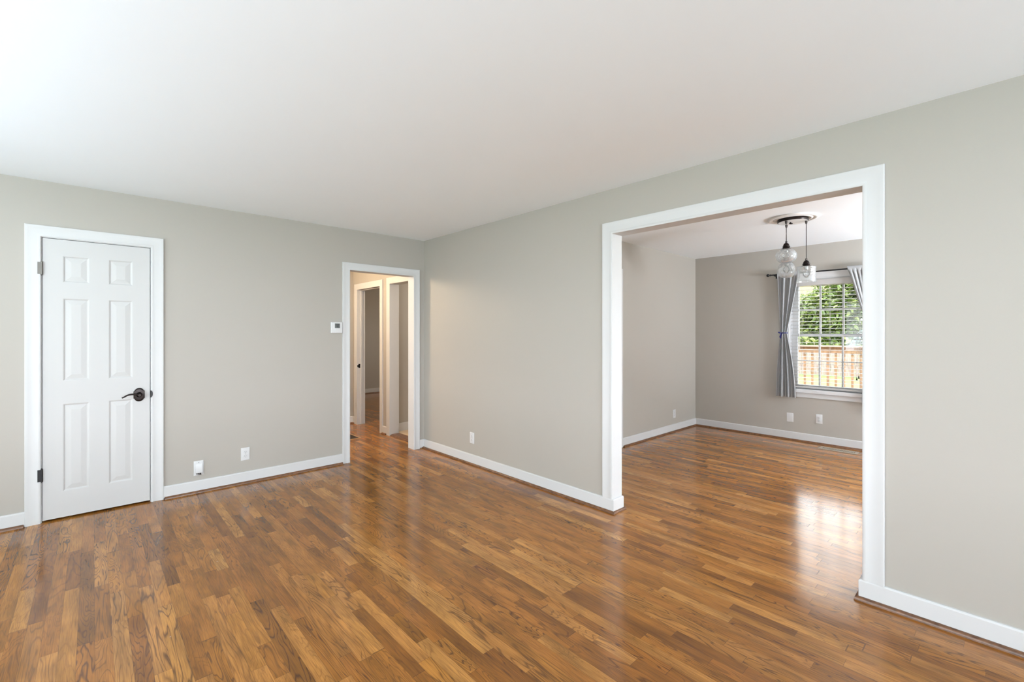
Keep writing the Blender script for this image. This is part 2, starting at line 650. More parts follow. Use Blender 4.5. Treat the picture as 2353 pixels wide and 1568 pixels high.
def casing(mb, axis, face, out, u0, u1, zt, z0=0.0, w=.083, zb=None):
    """mitred casing around an opening in plane axis=face; out = +-1 is the room side"""
    k = w / .083
    st = [(u0, z0, -1, 0), (u0, zt, -1, 1), (u1, zt, 1, 1), (u1, z0, 1, 0)]
    closed = False
    if zb is not None:
        st = [(u0, zb, -1, -1), (u0, zt, -1, 1), (u1, zt, 1, 1), (u1, zb, 1, -1)]
        closed = True
    rings = []
    for u, z, du, dz in st:
        r = []
        for s, t in PROF:
            s *= k
            uu, zz = u + du * s, z + dz * s
            off = face + out * t
            r.append((off, uu, zz) if axis == 'X' else (uu, off, zz))
        rings.append(r)
    mb.strips(rings, True, closed)


def jambs(mb, axis, f0, f1, u0, u1, zt, z0=0.0, stop=None):
    def bx(a0, a1, ua, ub, za, zb):
        if axis == 'X':
            mb.box(a0, a1, ua, ub, za, zb)
        else:
            mb.box(ua, ub, a0, a1, za, zb)
    bx(f0, f1, u0 - JB, u0, z0, zt + JB)
    bx(f0, f1, u1, u1 + JB, z0, zt + JB)
    bx(f0, f1, u0, u1, zt, zt + JB)
    if stop:
        s0, s1 = stop
        bx(s0, s1, u0, u0 + .011, z0, zt)
        bx(s0, s1, u1 - .011, u1, z0, zt)
        bx(s0, s1, u0 + .011, u1 - .011, zt - .011, zt)


BH = .104          # baseboard height
mb = MB()
casing(mb, 'Y', B, -1, CD[0] - .004, CD[1] + .004, CD[2] + .004, w=.079)
jambs(mb, 'Y', B, B2, *CD, stop=(B + .045, B + .075))
mb.build('trim_1', 'trim', kind=ST, label='white casing around the closed closet door', cat='trim', smooth=35)
mb = MB()
casing(mb, 'Y', B, -1, HD[0], HD[1], HD[2], w=.078)
casing(mb, 'Y', B2, 1, HD[0], HD[1], HD[2], w=.078)
jambs(mb, 'Y', B, B2, *HD)
mb.build('trim_2', 'trim', kind=ST, label='white casing around the hall doorway in the corner', cat='trim', smooth=35)
mb = MB()
casing(mb, 'X', A, -1, OP[0], OP[1], OP[2], z0=BH - .002, w=.088)
casing(mb, 'X', A2, 1, OP[0], OP[1], OP[2], z0=BH - .002, w=.088)
jambs(mb, 'X', A, A2, *OP)
mb.build('trim_3', 'trim', kind=ST, label='white casing around the wide dining room opening', cat='trim', smooth=35)
mb = MB()
casing(mb, 'X', A, -1, D1[0], D1[1], D1[2], w=.085)
casing(mb, 'X', A2, 1, D1[0], D1[1], D1[2], w=.085)
jambs(mb, 'X', A, A2, *D1, stop=(A + .040, A + .072))
t4 = mb.build('trim_4', 'trim', kind=ST, label='white casing around the bedroom doorway in the hall', cat='trim', smooth=35)
mb = MB()
mb.box(A + .012, A + .040, D1[1] - .0025, D1[1], .835, .895, .001, 1)
mb.box(A - .004, A + .012, D1[1] - .004, D1[1], .850, .880, .001, 1)
mb.build('strike_plate', 'black', t4, label='black strike plate')
mb = MB()
casing(mb, 'X', A, -1, D2[0], D2[1], D2[2], w=.084)
jambs(mb, 'X', A, A2 + .02, *D2)
mb.build('trim_5', 'trim', kind=ST, label='white casing around the bathroom doorway in the hall', cat='trim', smooth=35)
mb = MB()
casing(mb, 'Y', YD, -1, DD[0], DD[1], DD[2], w=.083)
jambs(mb, 'Y', YD, YD + .10, *DD, stop=(YD + .045, YD + .075))
mb.build('trim_6', 'trim', kind=ST, label='white casing edge on the dining left wall beside the opening', cat='trim', smooth=35)

# threshold at the bathroom
r = []
for y in (D2[0], D2[1]):
    r.append([(A - .012, y, 0), (A + .005, y, .014), (A + .030, y, .021), (A + .125, y, .021), (A + .135, y, .012), (A + .135, y, 0)])
MB().strips(r, True).build('trim_7', 'shoe', kind=ST, label='brown wooden threshold on the floor of the bathroom doorway', cat='threshold')


def offset_path(path, d):
    """offset a horizontal polyline to its left by d, mitred"""
    n = len(path)
    P = [Vector(p) for p in path]
    res = []
    for i in range(n):
        dirs = []
        if i > 0:
            dirs.append((P[i] - P[i - 1]).normalized())
        if i < n - 1:
            dirs.append((P[i + 1] - P[i]).normalized())
        ns = [Vector((-t.y, t.x)) for t in dirs]
        if len(ns) == 2:
            m = (ns[0] + ns[1]).normalized()
            res.append(P[i] + m * (d / max(.2, m.dot(ns[0]))))
        else:
            res.append(P[i] + ns[0] * d)
    return res


def sweep(mb, path, prof):
    offs = [(offset_path(path, d), z) for d, z in prof]
    rings = [[(o[i].x, o[i].y, z) for o, z in offs] for i in range(len(path))]
    mb.strips(rings, True)


BPROF = [(0, .012), (.0150, .012), (.0150, BH - .008), (.013, BH - .003), (.009, BH), (0, BH)]
SPROF = [(.0148, 0), (.0148 + .017, 0), (.0148 + .0165, .006), (.0148 + .0135, .0125), (.0148 + .008, .0172), (.0148, .019)]


def baseboard(name, path, label, shoe_path=None):
    mb = MB()
    sweep(mb, path, BPROF)
    o = mb.build(name, 'trim', kind=ST, label=label, cat='baseboard')
    for k, sp in enumerate(shoe_path if shoe_path else [path]):
        mb = MB()
        sweep(mb, sp, SPROF)
        mb.build('shoe_moulding', 'shoe', o, smooth=50, label='brown quarter round shoe moulding')
    return o


c2 = .004 + .079
baseboard('baseboard_back', [(HD[0] - .078, B), (CD[1] + c2, B)], 'white baseboard on the back wall between the two doors',
          [[(HD[0] - .080, B), (CD[1] + c2 + .006, B)]])
baseboard('baseboard_left', [(CD[0] - c2, B), (XL, B), (XL, YR), (A, YR), (A, OP[0]), (A2, OP[0]), (A2, -2.6), (XW, -2.6), (XW, YD), (DD[1] + .083, YD)][:3],
          'white baseboard on the back wall left of the closet door', [[(CD[0] - c2 - .003, B), (XL, B), (XL, YR)]])
baseboard('baseboard_right', [(XL, YR), (A, YR), (A, OP[0]), (A2, OP[0]), (A2, -2.6)], 'white baseboard wrapping the right end of the wide opening')
baseboard('baseboard_middle', [(A2, YD), (A2, OP[1]), (A, OP[1]), (A, B), (HD[1] + .078, B)], 'white baseboard on the right wall from corner to wide opening',
          [[(A2, YD), (A2, OP[1]), (A, OP[1]), (A, B - .002)]])
baseboard('baseboard_dining', [(A2, -2.6), (XW, -2.6), (XW, YD), (DD[1] + .083, YD)], 'white baseboard around the dining room',
          [[(A2, -2.6), (XW, -2.6), (XW, YD), (DD[1] + .098, YD)]])
baseboard('baseboard_hall', [(A, D2[1] + .084), (A, D1[0] - .085)], 'short white baseboard piece between the two hall doorways')
baseboard('baseboard_end', [(A, D1[1] + .085), (A, 6.625), (1.2, 6.625), (1.2, B2)], 'white baseboard at the end of the hall')
baseboard('baseboard_bedroom', [(XW, 9.65), (A2, 9.65)], 'white baseboard on the far bedroom wall')
mb = MB()
sweep(mb, [(4.9, 5.585), (A2 + .022, 5.585)], [(0, .018), (.014, .018), (.014, BH + .018), (.010, BH + .022), (0, BH + .022)])
mb.build('baseboard_bath', 'trim', kind=ST, label='white baseboard in the bathroom beyond the threshold', cat='baseboard')

# ------------------------------------------------------------------ closet door
def panel_door(name, u0, u1, z0, z1, cols, rows, yface, out, thick, label, parent=None):
    """six panel moulded door slab, face at y=yface, outward = out along y"""
    mb = MB()
    us = sorted([u0, u1] + [c for p in cols for c in p])
    zs = sorted([z0, z1] + [c for p in rows for c in p])
    def P(u, d, z):
        return (u, yface + out * d, z)
    for i in range(len(us) - 1):
        for j in range(len(zs) - 1):
            a, b_, c, d = us[i], us[i + 1], zs[j], zs[j + 1]
            if (a, b_) in cols and (c, d) in rows:
                levels = [(0, 0), (.005, -.0012), (.011, -.0065), (.015, -.0070), (.020, -.0060), (.044, -.0015), (.047, -.0012)]
                rings = [[P(a + s, h, c + s), P(b_ - s, h, c + s), P(b_ - s, h, d - s), P(a + s, h, d - s)] for s, h in levels]
                mb.strips(rings, True, False, False)
                mb.quad(*rings[-1])
            else:
                mb.quad(P(a, 0, c), P(b_, 0, c), P(b_, 0, d), P(a, 0, d))
    t = -thick
    mb.quad(P(u0, t, z0), P(u1, t, z0), P(u1, t, z1), P(u0, t, z1))
    for (ua, ub, za, zb) in ((u0, u1, z0, z0), (u0, u1, z1, z1), (u0, u0, z0, z1), (u1, u1, z0, z1)):
        if za == zb:
            mb.quad(P(ua, 0, za), P(ub, 0, za), P(ub, t, za), P(ua, t, za))
        else:
            mb.quad(P(ua, 0, za), P(ua, 0, zb), P(ua, t, zb), P(ua, t, za))
    bmesh.ops.remove_doubles(mb.bm, verts=mb.bm.verts[:], dist=1e-5)
    return mb.build(name, 'door', parent)


dr = empty('door_1', (CD[0], B, 0), 'white six panel closet door, closed, with a dark lever handle', 'door', ST)
DC = [(-.160, -.017), (.089, .232)]
DR = [(.200, .838), (1.003, 1.607), (1.722, 1.916)]
panel_door('door_panel', CD[0] + .004, CD[1] - .004, .014, CD[2] - .004, DC, DR, B - .001, -1, .035, '', dr)
# hinges
for zc, mt, lb in ((1.815, 'worn', 'worn metal hinge'), (.340, 'black', 'black hinge'), ):
    mb = MB()
    mb.lathe([(.0068, -.044), (.0068, -.0155), (.0060, -.0150), (.0068, -.0145), (.0068, .0145), (.0060, .0150), (.0068, .0155), (.0068, .044)],
             (CD[0] + .001, B - .0075, zc), n=14)
    mb.lathe([(.0001, .044), (.005, .044), (.0055, .047), (.003, .050)], (CD[0] + .001, B - .0075, zc), n=14)
    mb.lathe([(.003, -.050), (.0055, -.047), (.005, -.044)], (CD[0] + .001, B - .0075, zc), n=14)
    mb.box(CD[0] - .020, CD[0] + .001, B - .0015 - .0125, B - .0110, zc - .043, zc + .043)
    mb.build('hinge', mt, dr, smooth=40, label=lb)
# handle
hx, hz = .270, .866
mb = MB()
def rose_outline(k, y):
    half = [(.0345, -.029), (.0345, .029), (.0300, .029)]
    half += [(.0305 * math.cos(math.radians(a)), .022 + .0305 * math.sin(math.radians(a))) for a in range(14, 167, 9)]
    half += [(-.0300, .029), (-.0345, .029), (-.0345, -.029), (-.0300, -.029)]
    half += [(.0305 * math.cos(math.radians(a)), -.022 + .0305 * math.sin(math.radians(a))) for a in range(194, 347, 9)]
    half += [(.0300, -.029)]
    return [(hx + x * k, y, hz + z * k) for x, z in half]
mb.strips([rose_outline(1, B - .001), rose_outline(1, B - .007), rose_outline(.93, B - .0105), rose_outline(.78, B - .0115)], True)
mb.lathe([(.020, -.0110), (.0195, -.016), (.0150, -.022), (.0125, -.030), (.0120, -.046), (.0135, -.050), (.0135, -.062), (.009, -.066)], (hx, B, hz), 'Y', 24)
hd = mb.build('lever_handle', 'bronze', dr, smooth=40, label='dark bronze lever handle on a shaped rose')
mb = MB()
pts, rad = [], []
for i in range(15):
    t = i / 14
    x = hx - .105 * t
    z = hz - .004 + .0125 * math.sin(math.pi * min(1, t * 1.15)) - .016 * max(0, t - .72) ** 1.4 * 4 + .003
    y = B - .056 - .006 * math.sin(math.pi * t)
    pts.append((x, y, z))
    rad.append(.0082 - .0034 * t)
mb.tube(pts, .006, 12, rad)
mb.build('lever', 'bronze', hd, smooth=60)
mb = MB()
ol = [(CD[1] - .0015, -.031), (CD[1] - .0015, .031)] + [(CD[1] + .0135 * math.sin(math.pi * k / 12), .028 * math.cos(math.pi * k / 12)) for k in range(13)]
mb.strips([[(x, y, hz + z) for x, z in ol] for y in (B - .0115, B - .0165)], True)
mb.build('strike_plate', 'black', dr, smooth=40, label='black strike plate on the door jamb')

d2 = empty('door_2', (DD[0], YD, 0), 'white panel door in the dining left wall, hidden beside the opening', 'door', ST)
panel_door('door_panel', DD[0] + .004, DD[1] - .004, .012, DD[2] - .004, [(DD[0] + .11, DD[0] + .35), (DD[0] + .46, DD[0] + .70)], DR, YD - .001, -1, .035, '', d2)

# ------------------------------------------------------------------ dining window
ya, yb, za, zb = WN
w1 = empty('window_1', (XW, (ya + yb) / 2, za), 'white double hung dining room window with grid muntins', 'window', ST)
mb = MB()
mb.box(XW, XW + .14, ya, ya + .010, za, zb)
mb.box(XW, XW + .14, yb - .010, yb, za, zb)
mb.box(XW, XW + .14, ya + .01, yb - .01, zb - .010, zb)
casing(mb, 'X', XW, -1, ya, yb, zb, z0=za)
mb.build('window_frame', 'trim', w1, smooth=35)
mb = MB()
mb.box(XW, XW + .14, ya, yb, za - .018, za)
mb.box(XW - .040, XW, ya - .105, yb + .105, za - .045, za, .005, 2)
mb.build('window_sill', 'trim', w1)
MB().box(XW - .014, XW, ya - .083, yb + .083, za - .105, za - .045, .003, 1).build('apron', 'trim', w1)
def sash(x0, x1, z0, z1, bot, top, name):
    st = .066
    mb = MB()
    a, b_ = ya + .010, yb - .010
    mb.box(x0, x1, a, a + st, z0, z1)
    mb.box(x0, x1, b_ - st, b_, z0, z1)
    mb.box(x0, x1, a + st, b_ - st, z0, z0 + bot)
    mb.box(x0, x1, a + st, b_ - st, z1 - top, z1)
    o = mb.build(name, 'trim', w1)
    ga, gb, gz0, gz1 = a + st, b_ - st, z0 + bot, z1 - top
    m2 = MB()
    for k in (1, 2):
        yc = ga + (gb - ga) * k / 3
        m2.box(x0 + .004, x1 - .004, yc - .009, yc + .009, gz0, gz1)
    zc = (gz0 + gz1) / 2
    for k in range(3):
        y0_, y1_ = ga + (gb - ga) * k / 3 + (.009 if k else 0), ga + (gb - ga) * (k + 1) / 3 - (.009 if k < 2 else 0)
        hm = .006 if name == 'lower_sash' else .009
        m2.box(x0 + .005, x1 - .005, y0_, y1_, zc - hm, zc + hm)
    m2.build('muntins', 'trim', o)
    xm = (x0 + x1) / 2
    MB().quad((xm, ga, gz0), (xm, gb, gz0), (xm, gb, gz1), (xm, ga, gz1)).build('pane', 'glass', o)
sash(XW + .058, XW + .088, za + .002, 1.345, .048, .036, 'lower_sash')
sash(XW + .092, XW + .122, 1.312, zb - .012, .033, .060, 'upper_sash')

# blind
bl = empty('window_blind', (XW + .022, (ya + yb) / 2, zb - .015), 'white horizontal slat blind lowered over the dining room window', 'blind')
bx0, by0, by1 = XW + .022, ya + .016, yb - .016
MB().box(bx0 - .036, bx0 - .028, by0, by1, zb - .080, zb - .012, .002, 1).build('valance', 'blind', bl)
MB().box(bx0 - .024, bx0 + .020, by0, by1, zb - .052, zb - .012).build('headrail', 'blind', bl)
mb = MB()
nsl, zt_, zb_ = 29, zb - .085, za + .055
for k in range(nsl):
    z = zb_ + (zt_ - zb_) * k / (nsl - 1)
    r = []
    for y in (by0, by1):
        r.append([(bx0 - .022, y, z - .0020), (bx0 - .008, y, z + .0010), (bx0 + .008, y, z + .0010), (bx0 + .022, y, z - .0020),
                  (bx0 + .022, y, z - .0036), (bx0 + .008, y, z - .0006), (bx0 - .008, y, z - .0006), (bx0 - .022, y, z - .0036)])
    mb.strips(r, True)
mb.build('slats', 'blind', bl)
MB().box(bx0 - .022, bx0 + .022, by0, by1, za + .014, za + .034, .003, 1).build('bottom_rail', 'blind', bl)
for yc in (ya + .13, (ya + yb) / 2, yb - .13):
    mb = MB()
    for dx in (-.0235, .0235):
        mb.box(bx0 + dx - .0006, bx0 + dx + .0006, yc - .001, yc + .001, za + .034, zb - .052)
    mb.build('ladder_cord', 'blind', bl)
for yc, zc in ((1.150, .805), (1.132, .825)):
    mb = MB()
    mb.tube([(bx0 - .030, yc, zc + .03), (bx0 - .030, yc, zb - .05)], .0011, 6)
    lc = mb.build('lift_cord', 'blind', bl)
    mb = MB()
    mb.lathe([(.002, .034), (.005, .028), (.0045, .018), (.008, .006), (.0105, 0), (.004, -.001)], (bx0 - .030, yc, zc), n=12)
    mb.build('tassel', 'bronze', lc, smooth=50, label='dark tassel')
MB().tube([(bx0 - .031, yb - .115, 1.15), (bx0 - .031, yb - .115, zb - .06)], .0036, 8).build('tilt_wand', 'nickel', bl, smooth=60)

# curtain rod
rx, rz = XW - .085, 2.098
rd = empty('curtain_rod', (rx, 2.03, rz), 'black curtain rod with ball finial above the dining room window', 'curtain rod')
MB().tube([(rx, 2.035, rz), (rx, .72, rz)], .0085, 14).build('rod', 'black', rd, smooth=60)
for s, yc in ((1, 2.035), (-1, .72)):
    mb = MB()
    prof = [(.0095, 0), (.0125, s * .002), (.0125, s * .008), (.0070, s * .011), (.0070, s * .015)]
    for k in range(9):
        a = math.pi * (k / 8)
        prof.append((max(.0072 if k == 0 else .001, .0185 * math.sin(a)), s * (.033 - .0185 * math.cos(a))))
    mb.lathe(prof, (rx, yc, rz), 'Y', 20)
    mb.build('finial', 'black', rd, smooth=60)
for yc in (1.99, .77):
    mb = MB()
    mb.box(rx - .003, XW - .004, yc - .006, yc + .006, rz - .016, rz - .008)
    mb.box(XW - .004, XW, yc - .012, yc + .012, rz - .04, rz + .02)
    mb.box(rx - .012, rx + .012, yc - .006, yc + .006, rz - .016, rz - .0085)
    mb.build('bracket', 'black', rd)


def curtain(label, top, tie, bot, nf, seed):
    """top/tie/bot = (left edge, right edge) as Y values; gathered cloth hung from the rod"""
    rnd = random.Random(seed)
    zt, zm, zl = rz + .028, 1.352, .545
    nu, nv = 140, 70
    ph = [rnd.uniform(-.5, .5) for _ in range(12)]
    rings = []
    for j in range(nv + 1):
        z = zt + (zl - zt) * j / nv
        if z > zm:
            t = (zt - z) / (zt - zm)
            e = t ** 1.15
            l = top[0] + (tie[0] - top[0]) * e
            r = top[1] + (tie[1] - top[1]) * (t ** 1.05)
            amp = .021 * (1 - e) + .014 * e
        else:
            t = min(1, (zm - z) / (zm - zl))
            e = 1 - (1 - t) ** 1.8
            l = tie[0] + (bot[0] - tie[0]) * e
            r = tie[1] + (bot[1] - tie[1]) * e
            amp = .014 + .016 * e
        pinch = math.exp(-((z - zm) / .035) ** 2)
        amp *= 1 - .35 * pinch
        ring = []
        for i in range(nu + 1):
            u = i / nu
            wv = math.sin(2 * math.pi * nf * u + ph[0] + .5 * math.sin(2 * math.pi * u * 2 + ph[1] * 6))
            wv2 = math.sin(2 * math.pi * (nf * .5) * u + ph[2] * 6)
            near = 1.0
            dx = amp * (wv * .85 + wv2 * .45)
            if z > rz - .02:      # the rod pocket wraps the rod
                dx = dx * .35 + .003
                dx = math.copysign(max(abs(dx), .0125), dx if abs(dx) > 1e-6 else 1)
                dx = -abs(dx)
            y = l + (r - l) * u + .006 * math.sin(2 * math.pi * nf * u * 1 + 1.3 + ph[3])
            ring.append((rx + dx + (.012 if z < rz - .05 else 0), y, z))
        rings.append(ring)
    mb = MB()
    mb.strips(rings, False, False, False)
    o = mb.build('curtain', 'fabric', smooth=180, label=label, cat='curtain', group='grey curtains at the dining room window')
    md = o.modifiers.new('thickness', 'SOLIDIFY')
    md.thickness = .0018
    return o


curtain('grey tied-back curtain left of the window, hanging full length with navy ribbon', (1.952, 1.705), (1.921, 1.850), (1.968, 1.747), 6, 3)
curtain('grey curtain at the right of the window, half hidden by white casing', (.905, 1.221), (.955, 1.015), (.87, 1.085), 7, 8)


def ribbon(label, y0, y1, bow_side):
    mb = MB()
    ring = []
    yc, hw = (y0 + y1) / 2, abs(y1 - y0) / 2 + .008
    zc = 1.352
    pts = []
    for k in range(24):
        a = 2 * math.pi * k / 24
        pts.append((rx + .012 + .034 * math.cos(a), yc + hw * math.sin(a), zc + .003 * math.sin(a * 2)))
    rings = [[(p[0], p[1], p[2] - .005), (p[0], p[1], p[2] + .005), (p[0] + (.001), p[1] * 1.0, p[2] + .005), (p[0] + .001, p[1], p[2] - .005)] for p in pts]
    mb.strips(rings, True, True)
    bxp, byp = rx - .024, yc + bow_side * .018
    mb.lathe([(.004, -.007), (.0075, -.004), (.0075, .004), (.004, .007)], (bxp, byp, zc), 'Y', 10)
    def band(pts, w):
        rr = []
        for p, dz in pts:
            rr.append([(p[0], p[1], p[2] - w), (p[0] - .0012, p[1], p[2] - w), (p[0] - .0012, p[1], p[2] + w), (p[0], p[1], p[2] + w)])
        mb.strips(rr, True)
    s = bow_side
    band([((bxp - .002, byp, zc), 0), ((bxp - .012, byp + s * .018, zc + .010), 0), ((bxp - .012, byp + s * .032, zc + .012), 0), ((bxp - .003, byp + s * .038, zc + .008), 0),
          ((bxp + .004, byp + s * .025, zc + .003), 0), ((bxp, byp, zc), 0)], .005)
    band([((bxp - .002, byp, zc), 0), ((bxp - .010, byp - s * .018, zc + .006), 0), ((bxp - .006, byp - s * .026, zc + .003), 0), ((bxp, byp, zc - .001), 0)], .004)
    for dy, ln in ((.010, .062), (.020, .048)):
        rr = []
        for k in range(5):
            t = k / 4
            y = byp + s * dy * t
            z = zc - .004 - ln * t
            x = bxp - .005 * math.sin(math.pi * t)
            rr.append([(x, y - .006, z), (x, y + .006, z - .002), (x - .0012, y + .006, z - .002), (x - .0012, y - .006, z)])
        mb.strips(rr, True)
    mb.build('curtain_tie', 'navy', label=label, cat='curtain tie')


ribbon('navy blue ribbon tied in a bow around the left grey curtain', 1.921, 1.850, 1)

# ------------------------------------------------------------------ outlets, plates, thermostat
def frame_obj(o, origin, rotz):
    o.location = origin
    o.rotation_euler = (0, 0, rotz)


def wallbox(name, mat, parent, fn, smooth=None, label=None):
    mb = MB()
    fn(mb)
    bmesh.ops.recalc_face_normals(mb.bm, faces=mb.bm.faces[:])
    me = D.meshes.new(name)
    mb.bm.to_mesh(me)
    mb.bm.free()
    me.materials.append(M[mat])
    if smooth is not None:
        for p in me.polygons:
            p.use_smooth = True
        me.set_sharp_from_angle(angle=math.radians(smooth))
    o = D.objects.new(name, me)
    COL.objects.link(o)
    o.parent = parent
    if label:
        o['label'] = label
    return o
# local frame of a wall fitting: x along the wall, y into the wall, z up; the room is at -y


def plate(mb, w=.070, h=.114):
    rings = []
    for s, y in ((0, -.0005), (0, -.003), (.003, -.0055), (.005, -.006)):
        a, b_ = w / 2 - s, h / 2 - s
        rings.append([(-a, y, -b_), (a, y, -b_), (a, y, b_), (-a, y, b_)])
    mb.strips(rings, True)


def outlet(origin, rotz, label, w=.070, h=.114):
    o = empty('outlet', origin, label, 'outlet', group=None)
    o.rotation_euler = (0, 0, rotz)
    wallbox('cover_plate', 'plastic', o, lambda m: plate(m, w, h), 30)
    for s in (1, -1):
        zc = s * .0195
        def face(m):
            rings = []
            for k, y in ((1, -.005), (1, -.0072), (.93, -.0078)):
                r = []
                for i in range(28):
                    a = 2 * math.pi * i / 28
                    x = max(-.0155, min(.0155, .0172 * math.cos(a))) * k
                    r.append((x, y, zc + .0145 * math.sin(a) * k))
                rings.append(r)
            m.strips(rings, True)
        f = wallbox('receptacle', 'plastic', o, face, 30)
        def slots(m):
            m.box(-.0078, -.0052, -.0083, -.0070, zc - .002, zc + .007)
            m.box(.0052, .0074, -.0083, -.0070, zc - .001, zc + .006)
            m.lathe([(.0026, -.0070), (.0026, -.0083)], (0, 0, zc - .0075), 'Y', 10)
        wallbox('slots', 'greyslot', f, slots, label='grey slots')
    wallbox('screw', 'nickel', o, lambda m: m.lathe([(.003, -.0055), (.003, -.0068), (.001, -.0071)], (0, 0, 0), 'Y', 10), 40)
    return o


R90 = math.pi / 2
outlet((1.012, B, .262), 0, 'white duplex outlet low on the back wall, left of the hall doorway')
outlet((A, 3.717, .271), -R90, 'white outlet on the right wall between the corner and wide opening')
outlet((5.873, YD, .243), 0, 'white outlet on the dining left wall near the far corner', .068, .114)
outlet((XW, 1.524, .303), -R90, 'white duplex outlet below the dining window, right of the blank plate')
bp_ = empty('blank_plate', (XW, 1.838, .281), 'plain white blank plate below the curtain, left of the dining outlet', 'wall plate')
bp_.rotation_euler = (0, 0, -R90)
wallbox('cover_plate', 'plastic', bp_, lambda m: plate(m, .074, .114), 30)
for s in (1, -1):
    wallbox('screw', 'plastic', bp_, lambda m: m.lathe([(.003, -.0055), (.003, -.0068), (.001, -.0071)], (0, 0, s * .030), 'Y', 10), 40)

cx = empty('cable_plate', (.662, B, .206), 'white cable pass-through plate low on the wall beside the closet door', 'wall plate')
wallbox('cover_plate', 'plastic', cx, lambda m: plate(m, .070, .122), 30)
def hood(m):
    r = [[(x, -.0055, .036), (x, -.009, .034), (x, -.024, -.034), (x, -.022, -.040), (x, -.0055, -.040)] for x in (-.025, .025)]
    m.strips(r, True)
    bmesh.ops.bevel(m.bm, geom=m.bm.edges[:], offset=.0015, segments=2, affect='EDGES')
wallbox('cable_hood', 'plastic', cx, hood, 40)
wallbox('screw', 'greyslot', cx, lambda m: m.lathe([(.0035, -.0055), (.0035, -.0068), (.001, -.0072)], (0, 0, .047), 'Y', 10), 40, 'grey screw')
for k, (x, z) in enumerate(((-.016, -.041), (-.002, -.047), (.010, -.049))):
    wallbox('cable_end', 'black', cx, lambda m: m.tube([(x, -.012, z + .006), (x + .001, -.017, z), (x + .003, -.022, z - .006)], .0042, 10), 60, 'short black cable end')

th = empty('thermostat', (1.8335, B, 1.409), 'white square thermostat with grey screen beside the hall doorway', 'thermostat')
def tbody(m):
    w, h = .118, .112
    rings = []
    for s, y in ((.003, -.0005), (.003, -.006), (0, -.007), (0, -.020), (.003, -.0235), (.005, -.024)):
        a, b_ = w / 2 - s, h / 2 - s
        rings.append([(-a, y, -b_), (a, y, -b_), (a, y, b_), (-a, y, b_)])
    m.strips(rings, True)
wallbox('housing', 'plastic', th, tbody, 30)
sc = wallbox('screen', 'lcd', th, lambda m: m.box(-.022, .030, -.0252, -.0238, -.006, .042, .0005, 1))
def digits(m):
    def seg(x0, z0, s, on):
        L = {'a': (0, 1.0, 1, 1.0), 'g': (0, .5, 1, .5), 'd': (0, 0, 1, 0), 'f': (0, .5, 0, 1), 'b': (1, .5, 1, 1), 'e': (0, 0, 0, .5), 'c': (1, 0, 1, .5)}
        for k in on:
            a, b_, c, d = L[k]
            t = .0013
            m.box(x0 + a * s * .55 - t, x0 + c * s * .55 + t, -.0258, -.0250, z0 + b_ * s - t, z0 + d * s + t)
    seg(-.016, .006, .026, 'abc')
    seg(.004, .006, .026, 'abged')
wallbox('display_digits', 'digit', sc, digits, label='dark digits on the screen')
def btn(m):
    m.box(-.040, .044, -.0246, -.0236, -.0295, -.0285)
    m.box(-.021, -.013, -.0256, -.0238, -.022, -.017, .0005, 1)
    m.box(.020, .028, -.0256, -.0238, -.022, -.017, .0005, 1)
wallbox('buttons', 'plastic', th, btn)

# ------------------------------------------------------------------ floor registers
rg = empty('floor_register', (6.30, 1.275, 0), 'tan metal floor register with slots below the dining window', 'floor vent', group=None)
mb = MB()
x0, x1, y0, y1 = 6.232, 6.372, 1.10, 1.47
fx0, fx1, fy0, fy1 = x0 + .034, x1 - .034, y0 + .030, y1 - .030
mb.box(x0, fx0, y0, y1, .0003, .006, .002, 1)
mb.box(fx1, x1, y0, y1, .0003, .006, .002, 1)
mb.box(fx0, fx1, y0, fy0, .0003, .006)
mb.box(fx0, fx1, fy1, y1, .0003, .006)
mb.build('frame', 'register', rg)
MB().box(fx0, fx1, fy0, fy1, .0003, .0012).build('duct_shade_sheet', 'slot', rg, label='dark sheet for the shaded duct')  # solid dark sheet painted as the shade inside the duct
mb = MB()
ns = 22
for k in range(1, ns):
    y = fy0 + (fy1 - fy0) * k / ns
    mb.box(fx0, fx1, y - .0024, y + .0024, .0012, .0050)
mb.box((fx0 + fx1) / 2 - .002, (fx0 + fx1) / 2 + .002, fy0, fy1, .0012, .0048)
mb.build('louvers', 'register', rg)

rh = empty('floor_register', (2.41, 5.77, 0), 'brown floor register with brass rim in the hall by the doorway', 'floor vent')
mb = MB()
x0, x1, y0, y1 = 2.28, 2.535, 5.60, 5.95
mb.box(x0, x0 + .016, y0, y1, .0003, .006, .002, 1)
mb.box(x1 - .016, x1, y0, y1, .0003, .006, .002, 1)
mb.box(x0 + .016, x1 - .016, y0, y0 + .016, .0003, .006)
mb.box(x0 + .016, x1 - .016, y1 - .016, y1, .0003, .006)
mb.build('frame', 'brass', rh, label='brass rim')
mb = MB()
mb.box(x0 + .016, x1 - .016, y0 + .016, y1 - .016, .0003, .0015)
for k in range(1, 24):
    y = y0 + .016 + (y1 - y0 - .032) * k / 24
    mb.box(x0 + .016, x1 - .016, y - .003, y + .003, .0015, .0045)
mb.build('grille', 'grille', rh, label='dark brown grille')

# ------------------------------------------------------------------ ceiling medallion and pendant light
PC = Vector((4.852, 1.346, 0))
mb = MB()
mb.lathe([(.205, H - .0005), (.207, H - .008), (.203, H - .014), (.190, H - .018), (.176, H - .016), (.170, H - .010), (.163, H - .009), (.158, H - .014), (.150, H - .018),
          (.140, H - .016), (.134, H - .011), (.05, H - .011)], (PC.x, PC.y, 0), n=72)
mb.build('ceiling_medallion', 'medallion', smooth=40, label='round white moulded medallion on the dining room ceiling', cat='ceiling medallion')

